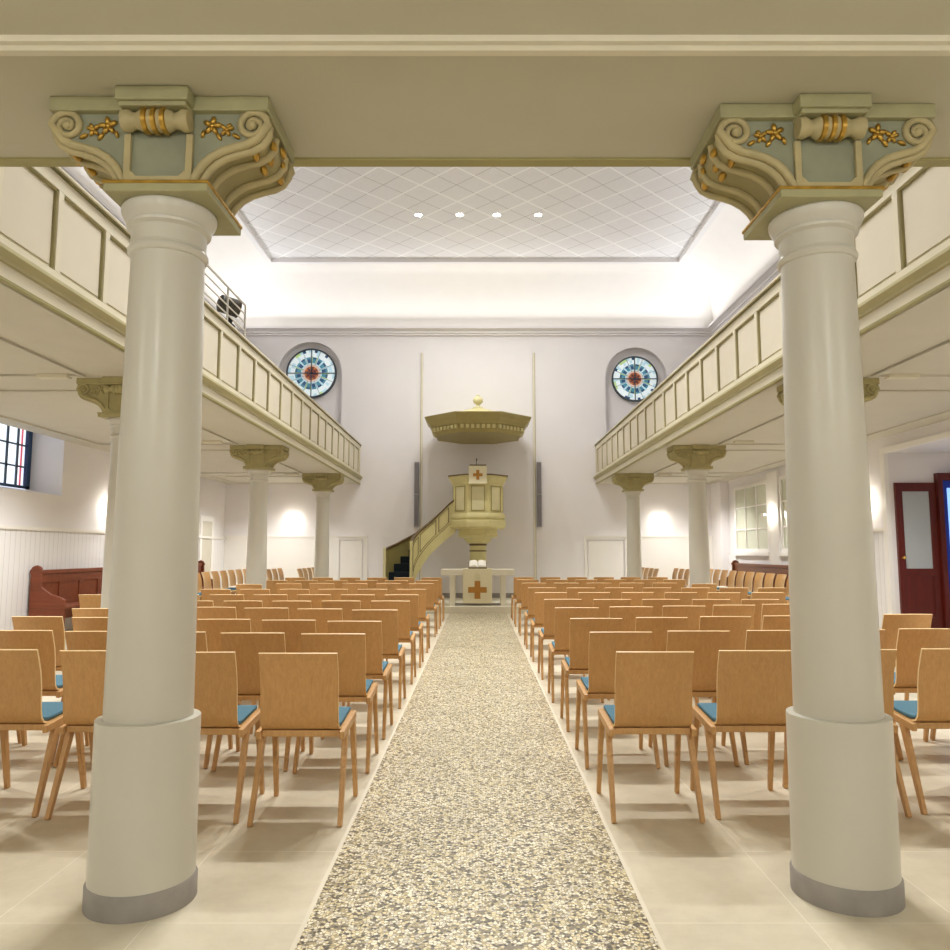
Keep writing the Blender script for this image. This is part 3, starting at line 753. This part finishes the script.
# ------------------------------------------------------------------ pulpit
PX, PY = 0.0, 18.45
K8 = 1 / math.cos(PI / 8)
OS = [1.0]
def oct(b, prof, c=(PX, PY), cap=True): b.lathe([(r * K8 * OS[0], z) for r, z in prof], 8, c, PI / 8, cap)
p = thing('pulpit', 'cream octagonal panelled pulpit on a round stem behind the altar', 'pulpit', (PX, PY, .15))
b = MB(); oct(b, [(.59, 2.26), (.59, 2.96)]); body = b.build('body', M['pulpit'], p)
b = MB(); oct(b, [(.595, 2.92), (.61, 2.95), (.615, 2.98), (.64, 3.02), (.68, 3.08), (.70, 3.10), (.70, 3.135)]); b.build('cornice', M['pulpit'], p)
b = MB(); oct(b, [(.715, 3.135), (.715, 3.165), (.60, 3.168)]); b.build('top_rail', M['brownline'], p)
b = MB(); oct(b, [(.60, 2.26), (.625, 2.245), (.645, 2.20), (.65, 2.15), (.625, 2.125), (.625, 2.10), (.655, 2.08), (.66, 2.03), (.655, 1.94), (.62, 1.90), (.46, 1.895)][::-1]); b.build('base_moulding', M['pulpit'], p)
b = MB(); oct(b, [(.46, 1.90), (.455, 1.78), (.47, 1.74), (.455, 1.70), (.36, 1.69), (.27, 1.59), (.24, 1.55)][::-1]); b.build('corbel', M['pulpit'], p)
b = MB(); b.lathe([(.235, .15), (.235, .25), (.20, .28), (.195, 1.33), (.195, 1.56)], 24, (PX, PY)); stem = b.build('stem', M['pulpit'], p, smooth=40)
b = MB(); b.lathe([(.20, 1.50), (.215, 1.51), (.215, 1.545), (.20, 1.55)], 24, (PX, PY)); b.lathe([(.197, 1.36), (.207, 1.365), (.207, 1.385), (.197, 1.39)], 24, (PX, PY)); b.build('stem_band', M['brownline'], stem, smooth=40)
for k in range(8):
    a = -PI / 2 + k * PI / 4; R = Matrix.Rotation(a + PI / 2, 4, 'Z'); T = Matrix.Translation((PX, PY, 0))
    def pan(x0, x1, z0, z1, d0, d1, mb):
        q = MB(); q.box(x0, x1, -d1, -d0, z0, z1)
        mb.mesh([(T @ R @ Vector(vv)) for vv in q.v], q.f)
    b = MB(); t_ = .018
    for (xa, xb, za, zb_) in ((-.165, .165, 2.30, 2.30 + t_), (-.165, .165, 2.90 - t_, 2.90), (-.165, -.165 + t_, 2.30 + t_, 2.90 - t_), (.165 - t_, .165, 2.30 + t_, 2.90 - t_)): pan(xa, xb, za, zb_, .588, .602, b)
    fr = b.build('panel_frame', M['pulpit_dark'], body)
    b = MB(); pan(-.135, .135, 2.33, 2.87, .588, .598, b); b.build('panel', M['pulpit_panel'], body, bevel=.004)
p.location.z -= .05
# cloth on the pulpit rim with a gold cross
k = thing('pulpit_cloth', 'small cream cloth with gold cross hung over the pulpit rim', 'cloth', (PX, PY - .74, 2.95))
b = MB(); b.box(-.215, .205, PY - .735, PY - .722, 2.93, 3.335); b.box(-.215, .205, PY - .73, PY - .35, 3.335, 3.348); b.build('linen', M['cloth'], k, bevel=.003)
b = MB(); b.box(-.04, .03, PY - .740, PY - .735, 3.02, 3.25); b.box(-.115, .105, PY - .7405, PY - .7355, 3.10, 3.17); b.build('gold_cross', M['cross'], k)
b = MB(); b.box(-.20, .19, PY - .70, PY - .36, 3.30, 3.333); b.box(-.03, .03, PY - .6, PY - .5, 3.168, 3.30); tag(b.build('lectern_board', M['brownline']), 'brown book rest under the cloth on top of the pulpit', 'lectern', kind='thing')
k.location.z -= .05
k = thing('microphone', 'thin dark gooseneck microphone standing above the pulpit', 'microphone', (-.04, PY - .3, 3.16))
b = MB(); b.tube([(-.04, PY - .3, 3.165), (-.04, PY - .3, 3.45), (-.035, PY - .33, 3.52)], .008, 6); b.build('gooseneck', M['black'], k)
b = MB(); b.tube([(-.035, PY - .33, 3.52), (-.03, PY - .37, 3.56)], .014, 8); b.build('mic_head', M['black'], k)

k.location.z -= .05
# sounding board
OS[0] = 1.035
p = thing('pulpit_canopy', 'octagonal olive sounding board with ball finial hung above the pulpit', 'canopy', (PX, PY, 4.13))
b = MB(); oct(b, [(.05, 4.145), (.93, 4.14), (.97, 4.13), (.98, 4.17), (1.0, 4.20)]); b.build('soffit', M['pulpit_dark'], p)
b = MB(); oct(b, [(1.0, 4.20), (1.03, 4.215), (1.03, 4.30), (1.075, 4.325), (1.09, 4.36), (1.13, 4.40), (1.15, 4.43), (1.155, 4.445), (1.205, 4.50), (1.225, 4.545), (1.225, 4.565), (1.19, 4.57)]); b.build('cornice', M['pulpit_dark'], p)
for kx in (6, 7, 0, 1, 2):
    a = kx * PI / 4; R = Matrix.Translation((PX, PY, 0)) @ Matrix.Rotation(a, 4, 'Z')
    for j_ in range(-3, 4):
        q = MB(); q.box(j_ * .122 - .036, j_ * .122 + .036, -1.105, -1.04, 4.215, 4.30)
        b = MB(); b.mesh([R @ Vector(vv) for vv in q.v], q.f); b.build('dentil', M['pulpit'], p)
b = MB(); oct(b, [(1.19, 4.565), (1.0, 4.61), (.62, 4.69), (.40, 4.76), (.22, 4.83), (.10, 4.86)]); b.build('roof', M['pulpit'], p)
b = MB(); b.lathe([(.14, 4.860), (.13, 4.890), (.06, 4.910), (.045, 4.950), (.06, 4.970), (.075, 4.975), (.105, 5.000), (.125, 5.045), (.125, 5.080), (.11, 5.120), (.07, 5.150), (.05, 5.160), (.055, 5.180), (.02, 5.200)], 20, (PX, PY)); b.build('finial', M['pulpit_panel'], p, smooth=50)
b = MB(); b.box(-.04, .04, PY + 1.0, YB - .03, 4.30, 4.38); b.build('wall_bracket', M['pulpit_dark'], p)

p.location.z -= .075
# curved stair up to the pulpit
CX, CY = -.69, 17.4
def interp(tab, x):
    for (a, va), (c_, vc) in zip(tab, tab[1:]):
        if a >= x >= c_: return va + (vc - va) * (a - x) / (a - c_ if a != c_ else 1)
    return tab[-1][1]
st = thing('pulpit_stair', 'curved cream panelled stair rising from the floor to the pulpit', 'staircase', (CX - .8, CY, .15))
def arc_wall(r, th, zb, zt, a0, a1, ext=0.0, n=30):
    b = MB(); pts = []
    for k in range(n + 1):
        a = a0 + (a1 - a0) * k / n; A = math.radians(a)
        pts.append((a, lambda rr, A=A: (CX + rr * math.cos(A), CY + rr * math.sin(A))))
    sec = []
    for a, f in pts:
        x0, y0 = f(r); x1, y1 = f(r + th)
        sec.append([(x0, y0, interp(zb, a)), (x1, y1, interp(zb, a)), (x1, y1, interp(zt, a)), (x0, y0, interp(zt, a))])
    if ext:
        sec.append([(sec[-1][0][0] + ext, p_[1], p_[2] + ext * .8) for p_ in sec[-1]])
    for s0, s1 in zip(sec, sec[1:]):
        for i in range(4): b.quad(s0[i], s0[(i + 1) % 4], s1[(i + 1) % 4], s1[i])
    b.quad(*sec[0]); b.quad(*sec[-1][::-1]); return b
zbI = [(180, .15), (172, .36), (165, .55), (150, .82), (135, 1.05), (120, 1.27), (105, 1.46), (90, 1.64)]
ztI = [(180, 1.52), (165, 1.64), (150, 1.76), (135, 1.89), (120, 2.04), (105, 2.24), (90, 2.45)]
zbO = [(180, .15), (165, .55), (150, .86), (135, 1.10), (120, 1.32), (90, 1.69)]
ztO = [(180, 1.36), (165, 1.42), (150, 1.50), (135, 1.64), (120, 1.82), (105, 2.1), (90, 2.42)]
off = lambda tab, d: [(a, v_ + d) for a, v_ in tab]
near = arc_wall(.80, .04, zbI, off(ztI, -.05), 180, 90, .16).build('parapet', M['pulpit'], st, smooth=30)
arc_wall(.785, .07, off(ztI, -.05), ztI, 180, 90, .16).build('handrail', M['brownline'], st, smooth=30)
arc_wall(1.40, .04, zbO, off(ztO, -.05), 180, 90, .1).build('parapet', M['pulpit_dark'], st, smooth=30)
arc_wall(1.385, .07, off(ztO, -.05), ztO, 180, 90, .1).build('handrail', M['brownline'], st, smooth=30)
# panel frames on the near parapet (concave face)
lo = lambda f: [(a, z + (t2 - z) * f) for (a, z), (_, t2) in zip([(a, interp(zbI, a)) for a in range(180, 89, -5)], [(a, interp(ztI, a)) for a in range(180, 89, -5)])]
for a0, a1 in ((174, 150), (146, 112), (108, 90)):
    b = MB(); e = .016 / .8 * 57.3
    for f0, f1, c0, c1 in ((.44, .455, a0, a1), (.875, .89, a0, a1), (.44, .89, a0, a0 - e), (.44, .89, a1 + e, a1)):
        q = arc_wall(.792, .012, lo(f0), lo(f1), c0, c1, 0, 10); b.mesh(q.v, q.f)
    b.build('panel_frame', M['brownline'], near, smooth=30)
b = arc_wall(.792, .012, lo(.36), lo(.375), 178, 90, .1); b.build('stringer_line', M['brownline'], near, smooth=30)
for k in range(8):
    a0 = 178 - k * 11; a1 = a0 - 11; zz = interp(zbI, a1) + .13
    b = MB(); pr = []
    for rr, aa in ((.845, a0), (1.395, a0), (1.395, a1), (.845, a1)): A = math.radians(aa); pr.append((CX + rr * math.cos(A), CY + rr * math.sin(A)))
    za = .15 if k < 1 else interp(zbI, a0) + .03; zb2 = .15 if k < 1 else interp(zbI, a1) + .03
    vv_ = [(*pr[0], za), (*pr[1], za), (*pr[2], zb2), (*pr[3], zb2)] + [(*q_, zz) for q_ in pr]
    b.mesh(vv_, [(0, 1, 5, 4), (1, 2, 6, 5), (2, 3, 7, 6), (3, 0, 4, 7), (3, 2, 1, 0), (4, 5, 6, 7)]); b.build('step', M['carpet'], st)
for ya, yb, zz in ((16.92, 17.16, .33), (17.16, 17.40, .50)):
    b = MB(); b.box(CX - 1.385, CX - .855, ya, yb, .15, zz); b.build('step', M['carpet'], st)
b = MB(); b.box(CX - .85, CX - .79, CY - .06, CY + .0, .15, 1.55); b.build('newel_post', M['pulpit'], st, bevel=.006)
b = MB(); b.box(CX - 1.45, CX - 1.39, CY - .06, CY + .0, .15, 1.40); b.build('newel_post', M['pulpit_panel'], st, bevel=.006)

# ------------------------------------------------------------------ altar
AY = 16.62
a_ = thing('altar_table', 'pale stone altar table on the step before the pulpit', 'altar', (0, AY + .35, .15))
b = MB(); b.box(-.80, .78, AY, AY + .75, .795, .925); b.build('table_top', M['altar'], a_, bevel=.006)
for x in (-.61, .49):
    for y in (AY + .06, AY + .58):
        b = MB(); b.box(x, x + .11, y, y + .11, .15, .795); b.build('leg', M['altar'], a_, bevel=.005)
b = MB(); b.box(-.50, .49, AY + .09, AY + .14, .15, .20); b.build('foot_rail', M['stone_grey'], a_)
c_ = thing('altar_cloth', 'cream antependium with a gold cross hanging over the altar front', 'cloth', (-.015, AY - .02, .2))
b = MB(); b.box(-.325, .30, AY - .03, AY - .008, .205, .93); b.box(-.325, .30, AY - .03, AY + .70, .929, .938)
b.build('linen', M['cloth'], c_, bevel=.004)
cxx = -.012
b = MB(); b.box(cxx - .062, cxx + .062, AY - .038, AY - .030, .30, .68); b.box(cxx - .20, cxx + .20, AY - .0385, AY - .0305, .43, .55); b.build('gold_cross', M['cross'], c_, bevel=.002)
b = MB(); b.tube([(cxx + .06 * math.cos(x), AY - .032, .79 + .045 * math.sin(x)) for x in [2 * PI * k / 16 for k in range(17)]], .008, 6, cap=False); b.tube([(cxx, AY - .032, .74), (cxx, AY - .032, .85)], .008, 6); b.build('emblem', M['pulpit_panel'], c_)
bk = thing('bible', 'open bible with white pages on a dark stand on the altar', 'book', (0, AY + .15, .94))
b = MB(); b.prism([(AY + .05, .939), (AY + .38, .939), (AY + .38, 1.09), (AY + .36, 1.09), (AY + .05, .965)], 'x', -.21, .19); b.build('book_stand', M['brownline'], bk)
for q in (-1, 1):
    b = MB(); xs = [(0, .0), (.03, .035), (.09, .042), (.17, .025), (.185, .004)]
    P0 = lambda x, d, tt: (q * x - .01, AY + .07 + .28 * tt, .972 + .112 * tt + d)
    for (xa, da), (xb, db) in zip(xs, xs[1:]):
        b.quad(P0(xa, da, 0), P0(xb, db, 0), P0(xb, db, 1), P0(xa, da, 1)); b.quad(P0(xa, 0, 0), P0(xb, 0, 0), P0(xb, db, 0), P0(xa, da, 0)); b.quad(P0(xa, 0, 1), P0(xb, 0, 1), P0(xb, db, 1), P0(xa, da, 1))
    b.quad(P0(0, 0, 0), P0(.185, 0, 0), P0(.185, 0, 1), P0(0, 0, 1)); b.build('page_block', M['page'], bk)

# ------------------------------------------------------------------ speakers, sconces, spots, railing, stage light
for i, (x, sd) in enumerate(((-1.62, 'left'), (1.50, 'right'))):
    k = thing('wall_mounted_speaker', 'slim grey column loudspeaker on the back wall %s of the pulpit' % sd, 'loudspeaker', (x + .06, YB - .1, 1.95), 'column loudspeakers')
    b = MB(); b.box(x, x + .115, YB - .14, YB - .03, 1.93, 2.75); b.box(x, x + .115, YB - .14, YB - .03, 2.765, 3.58); b.build('cabinet', M['grey'], k, bevel=.008)
    b = MB(); b.box(x + .012, x + .103, YB - .146, YB - .139, 1.96, 2.735); b.box(x + .012, x + .103, YB - .146, YB - .139, 2.78, 3.55); b.build('grille', M['grille'], k)
    b = MB(); b.box(x + .03, x + .085, YB - .03, YB, 2.1, 2.2); b.box(x + .03, x + .085, YB - .03, YB, 3.3, 3.4); b.build('wall_bracket', M['grey'], k)
def light(name, typ, loc, energy, color=(1, .96, .90), **kw):
    d = bpy.data.lights.new(name, typ); d.energy = energy; d.color = color
    for k, v_ in kw.items(): setattr(d, k, v_)
    o = bpy.data.objects.new(name, d); COL.objects.link(o); o.location = loc; return o
E_SC = 3.6
def sconce(x, y, z, nx, ny, label):
    """open-topped wall light; nx,ny points out of the wall"""
    k = thing('wall_sconce', label, 'wall light', (x, y, z), 'small white wall lights')
    tx, ty = -ny, nx
    R = Matrix(((tx, nx, 0, x), (ty, ny, 0, y), (0, 0, 1, z), (0, 0, 0, 1)))
    def B(mb, *a):
        q = MB(); q.box(*a); mb.mesh([R @ Vector(vv) for vv in q.v], q.f)
    b = MB(); B(b, -.08, .08, .185, .193, -.030, .030); B(b, -.012, .012, .012, .185, -.008, .008); b.build('shade', M['white'], k)
    b = MB(); B(b, -.10, .10, 0, .012, -.03, .03); b.build('back_plate', M['white'], k)
    b = MB(); B(b, -.07, .07, .145, .158, -.006, .006); b.build('bulb', M['lampglow'], k)
    p_ = R @ Vector((0, .052, .0))
    for sgn in (1, -1):
        q = R @ Vector((0, .15, sgn * .04)); light('sconce_lamp', 'POINT', q, E_SC * (.5), (1, .93, .82), shadow_soft_size=.02)
sconce(-4.69, YB, 2.08, 0, -1, 'small wall light on the back wall left of the stair')
sconce(4.60, YB, 2.06, 0, -1, 'small wall light on the back wall right of the pulpit')
sconce(XL, 13.25, 2.05, 1, 0, 'wall light on the left wall beside the leaded window')
sconce(XL, 16.6, 2.05, 1, 0, 'wall light on the left wall near the narrow doorway')
sconce(XR - .07, 15.85, 2.07, -1, 0, 'wall light on the pier between the inner windows')
sconce(XR, 12.0, 2.07, -1, 0, 'wall light on the right wall beside the dark red door')

SPX = (-1.28, -.39, .40, 1.29); SPO = ('outer left', 'inner left', 'inner right', 'outer right')
E_SP = 300
for yy in (7.2, 11.4, 15.75):
    for i, x in enumerate(SPX):
        if yy > 15:
            k = thing('ceiling_spot', 'small round recessed spotlight in the ceiling, %s one of four' % SPO[i], 'ceiling light', (x, yy, ZC), 'ceiling spotlights')
            b = MB(); b.lathe([(.10, ZC - .001), (.10, ZC - .012), (.075, ZC - .016), (.072, ZC - .003)], 20, (x, yy), cap=False); b.build('trim_ring', M['white'], k, smooth=40)
            b = MB(); b.lathe([(.071, ZC - .010), (.071, ZC - .006)], 20, (x, yy)); b.build('lens', M['spotglow'], k)
        l = light('ceiling_spot_lamp', 'SPOT', (x, yy, ZC - .03), E_SP * {7.2: .72, 11.4: 1.0, 15.75: .42}[yy], (1, .99, .97), spot_size=math.radians(150 if yy > 15 else 92), spot_blend=.9 if yy > 15 else .7, shadow_soft_size=.07)
        d = (Vector((x * 1.6, yy - 2.2, 0)) if yy < 15 else Vector((x * 2.4, 17.6, 0))) - Vector((x, yy, ZC)); l.rotation_euler = d.to_track_quat('-Z', 'Y').to_euler()
# cove strips on the cornice
E_CV = 2.7
def strip(loc, length, rot):
    l = light('cove_strip', 'AREA', loc, E_CV * length, (.97, .98, 1)); l.data.shape = 'RECTANGLE'; l.data.size = length; l.data.size_y = .06; l.rotation_euler = rot; return l
strip((XL + .26, 8, ZK + .10), 22, (math.radians(222), 0, math.radians(90)))
strip((XR - .26, 8, ZK + .10), 22, (math.radians(138), 0, math.radians(90)))
strip((-.15, YB - .26, ZK + .10), 12, (math.radians(222), 0, 0))
# added fill lights under the near gallery (behind and beside the camera), unseen
E_UG = 14
for x in (-3.8, -1.3, 1.3, 3.8):
    for y in (-2.2, 0.3):
        light('near_gallery_fill', 'POINT', (x, y, ZS - .25), E_UG, (1, .99, .97), shadow_soft_size=.15)
# fill spots added under the side galleries to brighten them, without fittings
E_SG = 135
for s in (-1, 1):
    for y in (5.2, 9.8, 13.8, 17.9):
        light('aisle_fill', 'SPOT', (s * 4.9, y, ZS - .04), E_SG, (1, .985, .96), shadow_soft_size=.08, spot_size=math.radians(140), spot_blend=.8)

# white tube railing on the left parapet, with a stage light clamped behind it
k = thing('railing', 'white tube guard rail on top of the left gallery parapet', 'railing', (-3.08, 9.1, 4.1))
x = -3.08
for z in (4.55, 4.43, 4.32, 4.21):
    b = MB(); b.tube([(x, 8.25, z), (x, 9.83, z)], .013 if z > 4.5 else .009, 8); b.build('rail', M['rail'], k, smooth=40)
for y in (8.25, 9.15, 9.85):
    b = MB(); b.tube([(x, y, 4.05), (x, y, 4.55)], .013, 8); b.build('post', M['rail'], k, smooth=40)
k = thing('stage_light', 'dark stage lantern on a short stand behind the white railing', 'stage light', (-3.24, 9.75, 4.06))
b = MB(); n = 16; c0 = Vector((-3.25, 9.72, 4.50)); ax = Vector((.75, .62, -.12)).normalized()
b.tube([c0 - ax * .14, c0 - ax * .12, c0 + ax * .10, c0 + ax * .12], [.08, .115, .115, .125], n); b.build('lamp_housing', M['lantern'], k, smooth=40)
b = MB(); b.tube([(-3.24, 9.70, 4.245), (-3.24, 9.70, 4.40)], .014, 6); b.box(-3.30, -3.18, 9.62, 9.78, 4.235, 4.25); b.sphere((-3.24, 9.7, 4.30), .05, 8, 6); b.build('stand', M['black'], k)

# ------------------------------------------------------------------ world, camera, view
w = bpy.data.worlds.new('World'); SC.world = w; w.use_nodes = True
bg = w.node_tree.nodes['Background']; bg.inputs[0].default_value = (.75, .82, .95, 1); bg.inputs[1].default_value = .6
cam = bpy.data.cameras.new('Camera'); co = bpy.data.objects.new('Camera', cam); COL.objects.link(co)
cam.sensor_width = 36; cam.lens = 36 * 765 / 950; cam.clip_start = .05; cam.clip_end = 200
cam.shift_x = -3 / 950; cam.shift_y = -2.0 / 950
co.location = (0, 0, 1.31); co.rotation_euler = (PI / 2 + TH, 0, 0)
SC.camera = co
vs = SC.view_settings; vs.view_transform = 'Standard'; vs.look = 'None'; vs.gamma = 1; vs.use_curve_mapping = False; vs.exposure = 1.1
cy = SC.cycles; cy.use_denoising = True; cy.max_bounces = 10; cy.diffuse_bounces = 6; cy.glossy_bounces = 3; cy.sample_clamp_indirect = 6; cy.use_light_tree = True
